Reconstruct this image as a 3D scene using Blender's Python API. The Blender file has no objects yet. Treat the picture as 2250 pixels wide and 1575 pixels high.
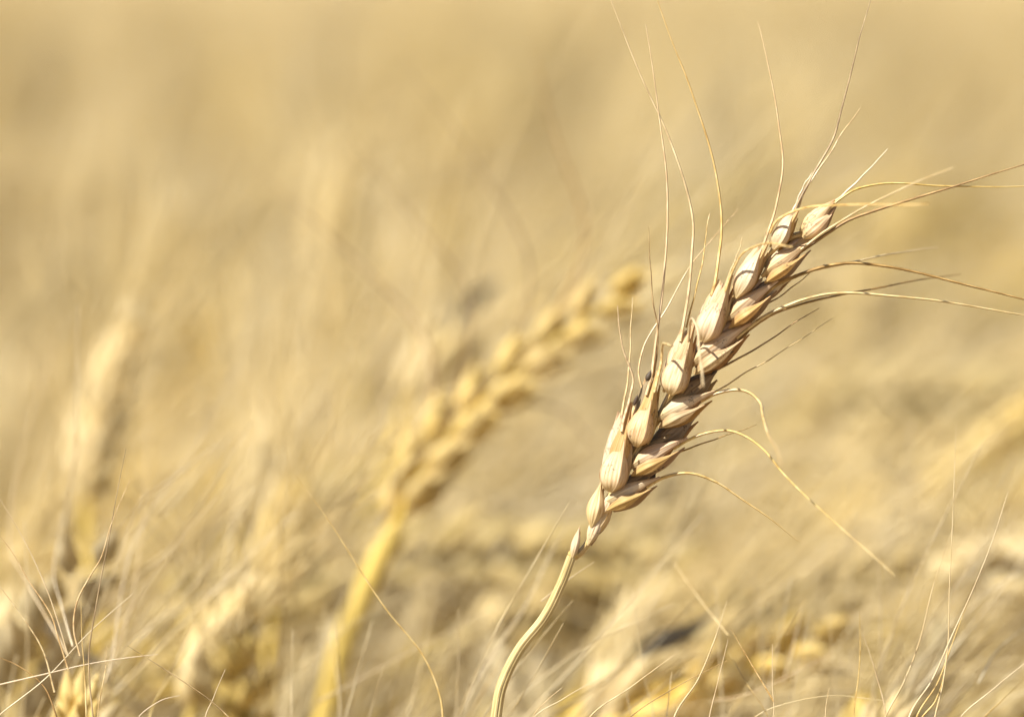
import bpy, math, random
import numpy as np
from mathutils import Vector

# ------------------------------------------------------------------ camera, sky, sun, exposure
scene = bpy.context.scene
COL = scene.collection
R = math.radians
LENS, SENSOR = 200.0, 36.0
FOCUS = 1.10                      # metres to the sharp ear
PITCH = R(4.5)
CAM = np.array([0.0, 0.0, 0.95])
cam_data = bpy.data.cameras.new('camera')
cam_data.lens = LENS; cam_data.sensor_width = SENSOR; cam_data.sensor_fit = 'HORIZONTAL'
cam_data.clip_start = 0.02; cam_data.clip_end = 2000
cam_data.dof.use_dof = True; cam_data.dof.focus_distance = FOCUS; cam_data.dof.aperture_fstop = 8.0
cam = bpy.data.objects.new('camera', cam_data); COL.objects.link(cam)
cam.location = CAM; cam.rotation_euler = (math.pi / 2 - PITCH, 0, 0)
scene.camera = cam

SUN_EL, SUN_AZ = R(49), R(-131)       # azimuth from +Y clockwise: behind the camera, to the left
sun_dir = Vector((math.sin(SUN_AZ) * math.cos(SUN_EL), math.cos(SUN_AZ) * math.cos(SUN_EL), math.sin(SUN_EL)))
world = bpy.data.worlds.new('World'); scene.world = world; world.use_nodes = True
wn = world.node_tree
sky = wn.nodes.new('ShaderNodeTexSky'); sky.sky_type = 'NISHITA'; sky.sun_disc = False
sky.sun_elevation = SUN_EL; sky.sun_rotation = SUN_AZ; sky.dust_density = 1.5
wn.links.new(sky.outputs[0], wn.nodes['Background'].inputs[0])
wn.nodes['Background'].inputs[1].default_value = 0.05
sl = bpy.data.lights.new('sun', 'SUN'); sl.energy = 5.0; sl.angle = R(0.53); sl.color = (1.0, 0.95, 0.86)
so = bpy.data.objects.new('sun', sl); COL.objects.link(so)
so.rotation_euler = sun_dir.to_track_quat('Z', 'Y').to_euler(); so.location = (-2, -2, 4)
vs = scene.view_settings
vs.view_transform = 'Standard'; vs.look = 'None'; vs.gamma = 1.0; vs.use_curve_mapping = False
vs.exposure = 0.82
cy = scene.cycles
cy.use_denoising = True
cy.max_bounces = 4; cy.diffuse_bounces = 3; cy.transmission_bounces = 3; cy.glossy_bounces = 1
cy.debug_use_spatial_splits = True
cy.use_adaptive_sampling = False

# ------------------------------------------------------------------ photo pixel (2250 x 1575) and depth -> point in the place
F_ = np.array([0, math.cos(PITCH), -math.sin(PITCH)])
U_ = np.array([0, math.sin(PITCH), math.cos(PITCH)])
R_ = np.array([1.0, 0, 0])
PXM = FOCUS * SENSOR / LENS / 2250.0    # metres per photo pixel at the sharp ear
def place(x, y, depth):
    x = np.asarray(x, float); y = np.asarray(y, float); depth = np.asarray(depth, float)
    k = SENSOR / LENS / 2250.0
    d = F_ + np.multiply.outer((x - 1125) * k, R_) + np.multiply.outer((787.5 - y) * k, U_)
    return CAM + d * depth[..., None]
def hero_to_world(v):                   # working space of the sharp ear: x right, y up, z to the lens, in pixels
    return place(v[:, 0], -v[:, 1], FOCUS - v[:, 2] * PXM)

# ------------------------------------------------------------------ mesh helpers
def unit(v):
    v = np.asarray(v, float); n = np.linalg.norm(v)
    return v / n if n > 1e-12 else v
class MB:
    def __init__(s): s.v = []; s.f = []; s.uv = []; s.n = 0
    def grid(s, P, UV, closed=False):   # P (nu, nv, 3)
        nu, nv = P.shape[:2]; o = s.n
        s.v.append(P.reshape(-1, 3)); s.uv.append(UV.reshape(-1, 2)); s.n += nu * nv
        i, j = np.meshgrid(np.arange(nu - 1), np.arange(nv - 1), indexing='ij')
        a = (o + i * nv + j).ravel()
        s.f.append(np.stack([a, a + 1, a + nv + 1, a + nv], 1))
    def arrays(s):
        return np.concatenate(s.v), np.concatenate(s.f), np.concatenate(s.uv)
def mesh_from(name, mb, mat, xf=None):
    v, f, uv = mb.arrays()
    if xf is not None: v = xf(v)
    me = bpy.data.meshes.new(name)
    nf = len(f)
    me.vertices.add(len(v)); me.vertices.foreach_set('co', v.astype(np.float32).ravel())
    me.loops.add(nf * 4); me.loops.foreach_set('vertex_index', f.astype(np.int32).ravel())
    me.polygons.add(nf)
    me.polygons.foreach_set('loop_start', (np.arange(nf) * 4).astype(np.int32))
    me.polygons.foreach_set('use_smooth', np.ones(nf, bool))
    ul = me.uv_layers.new(name='UVMap'); ul.data.foreach_set('uv', uv[f.ravel()].astype(np.float32).ravel())
    me.update(calc_edges=True); me.validate()
    me.materials.append(mat)
    return me
def link(name, me, parent=None):
    o = bpy.data.objects.new(name, me); COL.objects.link(o)
    if parent is not None: o.parent = parent
    return o
def thing(name, label, cat, loc, group=None):
    o = bpy.data.objects.new(name, None); COL.objects.link(o); o.location = loc
    o.empty_display_size = 0.02
    o['label'] = label; o['category'] = cat
    if group: o['group'] = group
    return o

PROF_GLUME = ([0, .08, .2, .34, .48, .65, .82, .94, 1], [.16, .46, .80, .97, 1, .90, .66, .42, .20])
PROF_LEMMA = ([0, .1, .22, .36, .5, .66, .8, .91, 1], [.15, .5, .83, 1, .95, .66, .34, .16, .09])
PROF_SLIM = ([0, .1, .25, .45, .65, .85, 1], [.2, .55, .9, 1, .75, .35, .05])
PROF_EGG = ([0, .08, .2, .34, .5, .68, .84, .95, 1], [.18, .52, .86, 1, 1, .90, .74, .58, .44])
PROF_AWNED = ([0, .1, .22, .36, .48, .6, .72, .85, 1], [.15, .5, .85, 1, .92, .68, .42, .24, .13])
def prof(p, u): return np.interp(u, p[0], p[1])
def smooth_prof(p, u):
    k = np.linspace(-.05, .05, 5); return sum(prof(p, np.clip(u + d, 0, 1)) for d in k) / 5
def shell(mb, base, tip, normal, W, D, pr, nu=30, nv=31, th=100, bow=0.0, keel=0.0, vk=0.4, tooth=0.0, rag=0.0, seed=0, solid=False, vein=0.0, curl=0.0, fold=0.0, lip=0.0):
    base = np.asarray(base, float); tip = np.asarray(tip, float)
    a = tip - base; L = np.linalg.norm(a); a = a / L
    n = np.asarray(normal, float); n = unit(n - a * np.dot(n, a)); s = np.cross(a, n)
    u = np.linspace(0, 1, nu) ** 0.9; v = np.linspace(-1, 1, nv)
    t = math.radians(180 if solid else th)
    w = smooth_prof(pr, u)
    if solid: w[0] = 0; w[-1] = 0
    uu, vv = np.meshgrid(u, v, indexing='ij'); ww = w[:, None]
    st, ct = np.sin(vv * t), np.cos(vv * t)
    rs = np.random.RandomState(seed)
    along = uu.copy()
    if tooth: along += tooth * np.exp(-((vv - vk) / .16) ** 2) * np.clip((uu - .6) / .4, 0, 1) ** 1.5 - .06 * np.abs(vv) * np.clip((uu - .6) / .4, 0, 1)
    if rag: along[-1] += rag * rs.uniform(-1, 1, nv); along[-2] += .5 * rag * rs.uniform(-1, 1, nv)
    if fold: ct = (1 - fold) * ct + fold * (1 - 1.15 * np.abs(vv - vk) / (1 + abs(vk) * np.sign(vk - vv)))
    push = D * ww ** .75 * ct
    if keel: push = push + keel * W * np.exp(-np.abs(vv - vk) / .07) * np.clip(ww, 0, 1) ** .5
    if vein: push = push + vein * W * np.cos(vv * 19 + .7 * np.sin(3 * uu + seed)) * np.sin(np.pi * np.clip(uu, 0, 1)) ** .5
    if lip: push = push + lip * W * np.clip((np.abs(vv) - .84) / .16, 0, 1) * (1 + .6 * np.sin(uu * 21 + seed)) * ww ** .5
    ph = rs.uniform(0, 6.28, 4)
    push = push + .025 * W * np.sin(5 * uu + 3 * vv + ph[0]) * ww + .018 * W * np.sin(9 * uu - 4 * vv + ph[1]) * ww
    c = base + np.multiply.outer(along, a * L) + np.multiply.outer(bow * L * 4 * uu * (1 - uu) + curl * L * uu ** 3, n)
    P = c + (W * .5 * ww * st)[..., None] * s + push[..., None] * n
    mb.grid(P, np.stack([uu, vv * .5 + .5], -1))
def spline(pts, n):
    P = np.asarray(pts, float)
    if len(P) == 2:
        return P[0] + (P[1] - P[0]) * np.linspace(0, 1, n)[:, None]
    seg = np.linalg.norm(np.diff(P, axis=0), axis=1) ** .5; t = np.concatenate([[0], np.cumsum(seg)]); t /= t[-1]
    m = np.zeros_like(P)
    for i in range(len(P)):
        if i == 0: m[i] = (P[1] - P[0]) / (t[1] - t[0])
        elif i == len(P) - 1: m[i] = (P[-1] - P[-2]) / (t[-1] - t[-2])
        else:
            d0 = (P[i] - P[i - 1]) / (t[i] - t[i - 1]); d1 = (P[i + 1] - P[i]) / (t[i + 1] - t[i])
            h0, h1 = t[i] - t[i - 1], t[i + 1] - t[i]
            m[i] = (d0 * h1 + d1 * h0) / (h0 + h1)
    q = np.linspace(0, 1, n); k = np.clip(np.searchsorted(t, q, side='right') - 1, 0, len(P) - 2)
    h = (t[k + 1] - t[k])[:, None]; x = ((q - t[k])[:, None]) / h
    return ((2 * x**3 - 3 * x**2 + 1) * P[k] + (x**3 - 2 * x**2 + x) * h * m[k] + (-2 * x**3 + 3 * x**2) * P[k + 1] + (x**3 - x**2) * h * m[k + 1])
def tube(mb, path, rad, sides=6, flat=1.0, up=(0.3, 0.2, 1), vrep=1.0):
    path = np.asarray(path, float); n = len(path)
    rad = np.broadcast_to(np.asarray(rad, float), (n,))
    T = np.gradient(path, axis=0); T /= np.linalg.norm(T, axis=1)[:, None] + 1e-15
    S = np.zeros((n, 3)); r = np.asarray(up, float)
    for i in range(n):
        r = r - T[i] * np.dot(r, T[i]); r = unit(r); S[i] = r
    B = np.cross(T, S)
    a = np.linspace(0, 2 * np.pi, sides + 1)
    P = path[:, None, :] + rad[:, None, None] * (np.cos(a)[None, :, None] * S[:, None, :] + flat * np.sin(a)[None, :, None] * B[:, None, :])
    u = np.linspace(0, 1, n)
    UV = np.stack(np.meshgrid(u, a / (2 * np.pi), indexing='ij'), -1)
    mb.grid(P, UV)
def ribbon(mb, path, width, side, sag=.15, nv=5, twist=0.0):
    path = np.asarray(path, float); n = len(path); T = np.gradient(path, axis=0); T /= np.linalg.norm(T, axis=1)[:, None]
    v = np.linspace(-1, 1, nv); P = np.zeros((n, nv, 3))
    for i in range(n):
        s = np.asarray(side, float); s = unit(s - T[i] * np.dot(s, T[i])); m = np.cross(T[i], s)
        t = twist * i / (n - 1); s2 = s * math.cos(t) + m * math.sin(t); m2 = np.cross(T[i], s2)
        P[i] = path[i] + np.multiply.outer(v * width[i], s2) + np.multiply.outer(sag * width[i] * v * v, m2)
    u = np.linspace(0, 1, n)
    mb.grid(P, np.stack(np.meshgrid(u, v * .5 + .5, indexing='ij'), -1))

# ------------------------------------------------------------------ materials
def nodes_of(m):
    m.use_nodes = True; nt = m.node_tree; nt.nodes.clear(); return nt
def straw(name, stops, streak=(2.0, 26.0), speck=0.0, trans=0.18, rough=.55, bump=.25, vein=34.0, vary=.12, bdist=.0004, spec=.3, base_tint=None, detail=5, edge=0, plant=0.0):
    """dry straw: streaks along the grain (UV), pale and tan bands, fine veins, a little light through it"""
    m = bpy.data.materials.new(name); nt = nodes_of(m); N, Lk = nt.nodes, nt.links
    out = N.new('ShaderNodeOutputMaterial'); pb = N.new('ShaderNodeBsdfPrincipled')
    uv = N.new('ShaderNodeUVMap'); uv.uv_map = 'UVMap'
    oi = N.new('ShaderNodeObjectInfo')
    add = N.new('ShaderNodeVectorMath'); add.operation = 'MULTIPLY_ADD'
    comb = N.new('ShaderNodeCombineXYZ'); comb.inputs[0].default_value = streak[0]; comb.inputs[1].default_value = streak[1]
    off = N.new('ShaderNodeVectorMath'); off.operation = 'SCALE'; off.inputs[0].default_value = (37, 91, 13)
    Lk.new(oi.outputs['Random'], off.inputs['Scale'])
    Lk.new(uv.outputs[0], add.inputs[0]); Lk.new(comb.outputs[0], add.inputs[1]); Lk.new(off.outputs[0], add.inputs[2])
    no = N.new('ShaderNodeTexNoise'); no.inputs['Scale'].default_value = 1.0; no.inputs['Detail'].default_value = detail; no.inputs['Roughness'].default_value = .6
    Lk.new(add.outputs[0], no.inputs['Vector'])
    ramp = N.new('ShaderNodeValToRGB'); el = ramp.color_ramp.elements
    el[0].position, el[0].color = stops[0][0], (*stops[0][1], 1); el[1].position, el[1].color = stops[-1][0], (*stops[-1][1], 1)
    for p, c in stops[1:-1]:
        e = el.new(p); e.color = (*c, 1)
    Lk.new(no.outputs['Fac'], ramp.inputs[0]); col = ramp.outputs[0]
    # large soft blotches in the material's own space
    tc = N.new('ShaderNodeTexCoord'); n2 = N.new('ShaderNodeTexNoise'); n2.inputs['Scale'].default_value = 160; n2.inputs['Detail'].default_value = 3 if detail > 2 else 0
    Lk.new(tc.outputs['Object'], n2.inputs['Vector'])
    hv = N.new('ShaderNodeHueSaturation')
    mr = N.new('ShaderNodeMapRange'); mr.inputs[1].default_value = .3; mr.inputs[2].default_value = .7
    mr.inputs[3].default_value = 1 - vary; mr.inputs[4].default_value = 1 + vary * .6
    Lk.new(n2.outputs['Fac'], mr.inputs[0]); Lk.new(mr.outputs[0], hv.inputs['Value'])
    ms = N.new('ShaderNodeMapRange'); ms.inputs[3].default_value = .85 if detail > 2 else .92; ms.inputs[4].default_value = 1.2 if detail > 2 else 1.06
    Lk.new(oi.outputs['Random'], ms.inputs[0]); Lk.new(ms.outputs[0], hv.inputs['Saturation'])
    mh = N.new('ShaderNodeMapRange'); mh.inputs[3].default_value = .497 if detail > 2 else .499; mh.inputs[4].default_value = .512 if detail > 2 else .501
    rf = N.new('ShaderNodeMath'); rf.operation = 'MULTIPLY'; rf.inputs[1].default_value = 7.3; Lk.new(oi.outputs['Random'], rf.inputs[0])
    rg = N.new('ShaderNodeMath'); rg.operation = 'FRACT'; Lk.new(rf.outputs[0], rg.inputs[0]); Lk.new(rg.outputs[0], mh.inputs[0]); Lk.new(mh.outputs[0], hv.inputs['Hue'])
    Lk.new(col, hv.inputs['Color']); col = hv.outputs[0]
    sep = N.new('ShaderNodeSeparateXYZ'); Lk.new(uv.outputs[0], sep.inputs[0])
    if plant:
        fl = N.new('ShaderNodeMath'); fl.operation = 'FLOOR'; Lk.new(sep.outputs[0], fl.inputs[0])
        pa = N.new('ShaderNodeMath'); pa.operation = 'MULTIPLY_ADD'; pa.inputs[1].default_value = 977.0; sc3 = N.new('ShaderNodeSeparateColor'); Lk.new(oi.outputs['Color'], sc3.inputs[0]); Lk.new(sc3.outputs[0], pa.inputs[0]); Lk.new(fl.outputs[0], pa.inputs[2])
        wn_ = N.new('ShaderNodeTexWhiteNoise'); wn_.noise_dimensions = '1D'; Lk.new(pa.outputs[0], wn_.inputs['W'])
        h2 = N.new('ShaderNodeHueSaturation'); pm = N.new('ShaderNodeMapRange'); pm.inputs[3].default_value = 1 - plant; pm.inputs[4].default_value = 1 + plant * .35
        Lk.new(wn_.outputs['Value'], pm.inputs[0]); Lk.new(pm.outputs[0], h2.inputs['Value'])
        s3 = N.new('ShaderNodeSeparateColor'); Lk.new(wn_.outputs['Color'], s3.inputs[0])
        p2 = N.new('ShaderNodeMapRange'); p2.inputs[3].default_value = .88; p2.inputs[4].default_value = 1.18; Lk.new(s3.outputs[1], p2.inputs[0]); Lk.new(p2.outputs[0], h2.inputs['Saturation'])
        Lk.new(col, h2.inputs['Color']); col = h2.outputs[0]
    if base_tint:
        mb_ = N.new('ShaderNodeMapRange'); mb_.inputs[1].default_value = .0; mb_.inputs[2].default_value = .38; mb_.inputs[3].default_value = .65; mb_.inputs[4].default_value = 0
        Lk.new(sep.outputs[0], mb_.inputs[0])
        mx = N.new('ShaderNodeMix'); mx.data_type = 'RGBA'; mx.inputs[7].default_value = (*base_tint, 1)
        Lk.new(mb_.outputs[0], mx.inputs[0]); Lk.new(col, mx.inputs[6]); col = mx.outputs[2]
    if edge:
        e1 = N.new('ShaderNodeMath'); e1.operation = 'SUBTRACT'; e1.inputs[1].default_value = .5; Lk.new(sep.outputs[1], e1.inputs[0])
        e2 = N.new('ShaderNodeMath'); e2.operation = 'ABSOLUTE'; Lk.new(e1.outputs[0], e2.inputs[0])
        e3 = N.new('ShaderNodeMapRange'); e3.inputs[1].default_value = .30; e3.inputs[2].default_value = .47; e3.inputs[4].default_value = edge; Lk.new(e2.outputs[0], e3.inputs[0])
        e4 = N.new('ShaderNodeMapRange'); e4.inputs[1].default_value = .72; e4.inputs[2].default_value = 1.0; e4.inputs[4].default_value = edge * .8; Lk.new(sep.outputs[0], e4.inputs[0])
        e5 = N.new('ShaderNodeMath'); e5.operation = 'MAXIMUM'; Lk.new(e3.outputs[0], e5.inputs[0]); Lk.new(e4.outputs[0], e5.inputs[1])
        e6 = N.new('ShaderNodeMath'); e6.operation = 'MULTIPLY'; Lk.new(e5.outputs[0], e6.inputs[0]); Lk.new(n2.outputs['Fac'], e6.inputs[1]); e6.use_clamp = True
        mx = N.new('ShaderNodeMix'); mx.data_type = 'RGBA'; mx.inputs[7].default_value = (.47, .29, .15, 1)
        Lk.new(e6.outputs[0], mx.inputs[0]); Lk.new(col, mx.inputs[6]); col = mx.outputs[2]
    if speck:
        n3 = N.new('ShaderNodeTexNoise'); n3.inputs['Scale'].default_value = 1900; n3.inputs['Detail'].default_value = 2
        Lk.new(tc.outputs['Object'], n3.inputs['Vector'])
        n4 = N.new('ShaderNodeTexNoise'); n4.inputs['Scale'].default_value = 210; Lk.new(tc.outputs['Object'], n4.inputs['Vector'])
        mu = N.new('ShaderNodeMath'); mu.operation = 'MULTIPLY'; Lk.new(n3.outputs['Fac'], mu.inputs[0]); Lk.new(n4.outputs['Fac'], mu.inputs[1])
        m3 = N.new('ShaderNodeMapRange'); m3.inputs[1].default_value = .375; m3.inputs[2].default_value = .42; m3.inputs[4].default_value = speck
        Lk.new(mu.outputs[0], m3.inputs[0])
        mx = N.new('ShaderNodeMix'); mx.data_type = 'RGBA'; mx.inputs[7].default_value = (.10, .065, .04, 1)
        Lk.new(m3.outputs[0], mx.inputs[0]); Lk.new(col, mx.inputs[6]); col = mx.outputs[2]
    Lk.new(col, pb.inputs['Base Color'])
    pb.inputs['Roughness'].default_value = rough; pb.inputs['Specular IOR Level'].default_value = spec
    if bump:
        vm = N.new('ShaderNodeMath'); vm.operation = 'MULTIPLY'; vm.inputs[1].default_value = vein; Lk.new(sep.outputs[1], vm.inputs[0])
        n5 = N.new('ShaderNodeMath'); n5.operation = 'MULTIPLY_ADD'; n5.inputs[1].default_value = 2.2; Lk.new(no.outputs['Fac'], n5.inputs[0]); Lk.new(vm.outputs[0], n5.inputs[2])
        sn = N.new('ShaderNodeMath'); sn.operation = 'SINE'; Lk.new(n5.outputs[0], sn.inputs[0])
        ad = N.new('ShaderNodeMath'); ad.operation = 'MULTIPLY_ADD'; ad.inputs[1].default_value = 1.6; Lk.new(no.outputs['Fac'], ad.inputs[0]); Lk.new(sn.outputs[0], ad.inputs[2])
        bp = N.new('ShaderNodeBump'); bp.inputs['Strength'].default_value = bump; bp.inputs['Distance'].default_value = bdist
        Lk.new(ad.outputs[0], bp.inputs['Height']); Lk.new(bp.outputs[0], pb.inputs['Normal'])
    sh = pb.outputs[0]
    if trans:
        tr = N.new('ShaderNodeBsdfTranslucent'); Lk.new(col, tr.inputs['Color'])
        mxs = N.new('ShaderNodeMixShader'); mxs.inputs[0].default_value = trans
        Lk.new(sh, mxs.inputs[1]); Lk.new(tr.outputs[0], mxs.inputs[2]); sh = mxs.outputs[0]
    Lk.new(sh, out.inputs['Surface'])
    return m
CREAM, TAN, RUST = (.80, .64, .44), (.66, .45, .26), (.50, .29, .15)
M = {}
HB = dict(bump=.13, vein=52.0)
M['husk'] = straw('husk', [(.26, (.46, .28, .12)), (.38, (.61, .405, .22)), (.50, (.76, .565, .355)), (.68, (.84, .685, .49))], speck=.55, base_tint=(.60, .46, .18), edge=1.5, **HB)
M['husk_tan_shade'] = straw('husk_tan_shade', [(.26, (.34, .19, .08)), (.39, (.48, .30, .14)), (.52, (.60, .41, .21)), (.72, (.70, .53, .31))], speck=.6, base_tint=(.52, .38, .15), edge=1.5, **HB)  # tan husk; on the right row it paints shade on the lower glumes
M['husk_grey_shade'] = straw('husk_grey_shade', [(.3, (.12, .085, .05)), (.5, (.33, .235, .14)), (.7, (.50, .38, .24))], speck=1.0, trans=.25, **HB)  # grey ragged husk; also paints shade on the florets behind
M['husk_brown_shade'] = straw('husk_brown_shade', [(.3, (.24, .12, .05)), (.5, (.38, .22, .105)), (.7, (.50, .33, .18))], speck=.9)  # brown paints shade on side and lower husks turned from the sun
M['kernel'] = straw('kernel', [(.3, (.20, .105, .05)), (.5, (.34, .20, .10)), (.7, (.46, .30, .16))], trans=0)  # spikelet core coloured dark brown to deepen the shade in crevices
M['stem'] = straw('stem', [(.30, (.36, .21, .06)), (.42, (.54, .36, .12)), (.54, (.64, .46, .18)), (.70, (.74, .57, .28))], streak=(9, 34), vein=72, bump=.4, trans=0, rough=.38, spec=.45, vary=.2)
M['awn'] = straw('awn', [(.34, (.40, .25, .11)), (.48, (.62, .44, .21)), (.66, (.76, .60, .35))], streak=(22, 1.5), bump=0, trans=.1, rough=.36, spec=.5)
M['awn_dark'] = straw('awn_dark', [(.34, (.17, .105, .05)), (.5, (.32, .205, .10)), (.68, (.54, .38, .20))], streak=(16, 1.5), bump=0, trans=0, rough=.45)
M['awn_pale'] = straw('awn_pale', [(.3, (.58, .43, .24)), (.6, (.76, .63, .42))], streak=(14, 1.5), bump=0, trans=.15, rough=.36, spec=.5)
M['black'] = straw('black', [(.3, (.02, .016, .012)), (.6, (.09, .06, .04))], bump=0, trans=0)
# the crop around it
M['crop_husk'] = straw('crop_husk', [(.3, (0.601, 0.452, 0.193)), (.5, (0.758, 0.614, 0.314)), (.7, (0.827, 0.721, 0.451))], trans=.3, bump=0, vary=.15, detail=1, plant=.28)
M['crop_gold'] = straw('crop_gold', [(.3, (.60, .43, .15)), (.5, (.76, .59, .245)), (.7, (.83, .69, .37))], trans=.3, bump=0, vary=.15, detail=1, plant=.25)
M['crop_awn'] = straw('crop_awn', [(.3, (0.630, 0.477, 0.220)), (.6, (0.808, 0.680, 0.418))], streak=(8, 1), trans=.2, bump=0, rough=.38, spec=.5, detail=1, plant=.1)
M['crop_stem'] = straw('crop_stem', [(.3, (0.591, 0.426, 0.132)), (.6, (0.798, 0.629, 0.253))], streak=(5, 12), trans=.12, bump=0, rough=.42, detail=1, plant=.22)
M['crop_leaf'] = straw('crop_leaf', [(.3, (0.591, 0.457, 0.220)), (.6, (0.798, 0.680, 0.418))], streak=(3, 14), trans=.35, bump=0, detail=1, plant=.25)
M['ear_gold'] = straw('ear_gold', [(.3, (0.571, 0.386, 0.099)), (.5, (0.719, 0.538, 0.187)), (.7, (0.788, 0.650, 0.308))], trans=.28, bump=0, vary=.15, detail=1)
M['ear_pale'] = straw('ear_pale', [(.3, (.64, .48, .21)), (.5, (.78, .635, .33)), (.7, (.84, .72, .45))], trans=.28, bump=0, vary=.12, detail=1)
M['gold_stem'] = straw('gold_stem', [(.3, (0.611, 0.426, 0.077)), (.6, (0.768, 0.579, 0.154))], streak=(5, 12), trans=.12, bump=0, rough=.42, detail=1)
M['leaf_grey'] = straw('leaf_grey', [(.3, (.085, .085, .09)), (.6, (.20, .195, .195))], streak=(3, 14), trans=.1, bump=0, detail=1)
def earth(name, a, b, scale):
    m = bpy.data.materials.new(name); nt = nodes_of(m); N, Lk = nt.nodes, nt.links
    out = N.new('ShaderNodeOutputMaterial'); pb = N.new('ShaderNodeBsdfPrincipled'); tc = N.new('ShaderNodeTexCoord')
    n1 = N.new('ShaderNodeTexNoise'); n1.inputs['Scale'].default_value = scale; n1.inputs['Detail'].default_value = 9; n1.inputs['Roughness'].default_value = .7
    rp = N.new('ShaderNodeValToRGB'); rp.color_ramp.elements[0].position = .35; rp.color_ramp.elements[0].color = (*a, 1); rp.color_ramp.elements[1].position = .65; rp.color_ramp.elements[1].color = (*b, 1)
    bp = N.new('ShaderNodeBump'); bp.inputs['Strength'].default_value = .6; bp.inputs['Distance'].default_value = .02
    Lk.new(tc.outputs['Object'], n1.inputs['Vector']); Lk.new(n1.outputs['Fac'], rp.inputs[0]); Lk.new(rp.outputs[0], pb.inputs['Base Color'])
    Lk.new(n1.outputs['Fac'], bp.inputs['Height']); Lk.new(bp.outputs[0], pb.inputs['Normal']); pb.inputs['Roughness'].default_value = .9
    Lk.new(pb.outputs[0], out.inputs['Surface']); return m
M['soil'] = earth('soil', (.20, .13, .07), (.42, .30, .17), 22)
M['canopy'] = earth('canopy', (.55, .41, .18), (.74, .59, .31), 9) #(0.571, 0.435, 0.202), (0.749, 0.611, 0.336), 9)

# ------------------------------------------------------------------ the setting: ground, far crop
def ground():
    x = np.concatenate([-np.geomspace(900, .5, 40), np.geomspace(.5, 900, 40)]); y = np.concatenate([-np.geomspace(300, .5, 25), [0], np.geomspace(.3, 1500, 70)])
    X, Y = np.meshgrid(x, y, indexing='ij'); rs = np.random.RandomState(2)
    Z = rs.normal(0, .008, X.shape)
    mb = MB(); mb.grid(np.stack([X, Y, Z], -1), np.stack([X, Y], -1) * .1)
    o = link('ground', mesh_from('ground', mb, M['soil'])); o['kind'] = 'structure'
ground()
def far_crop():
    x = np.concatenate([-np.geomspace(700, .3, 70), np.geomspace(.3, 700, 70)]); y = np.geomspace(23, 1200, 160)
    X, Y = np.meshgrid(x, y, indexing='ij'); rs = np.random.RandomState(3)
    Z = .70 + rs.normal(0, .035, X.shape); Z[:, 0] = -.02
    mb = MB(); mb.grid(np.stack([X, Y, Z], -1), np.stack([X, Y], -1) * .1)
    o = link('far_wheat_crop', mesh_from('far_wheat_crop', mb, M['canopy'])); o['kind'] = 'stuff'
    o['label'] = 'far golden wheat crop running on to the horizon'; o['category'] = 'wheat crop'
far_crop()

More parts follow.
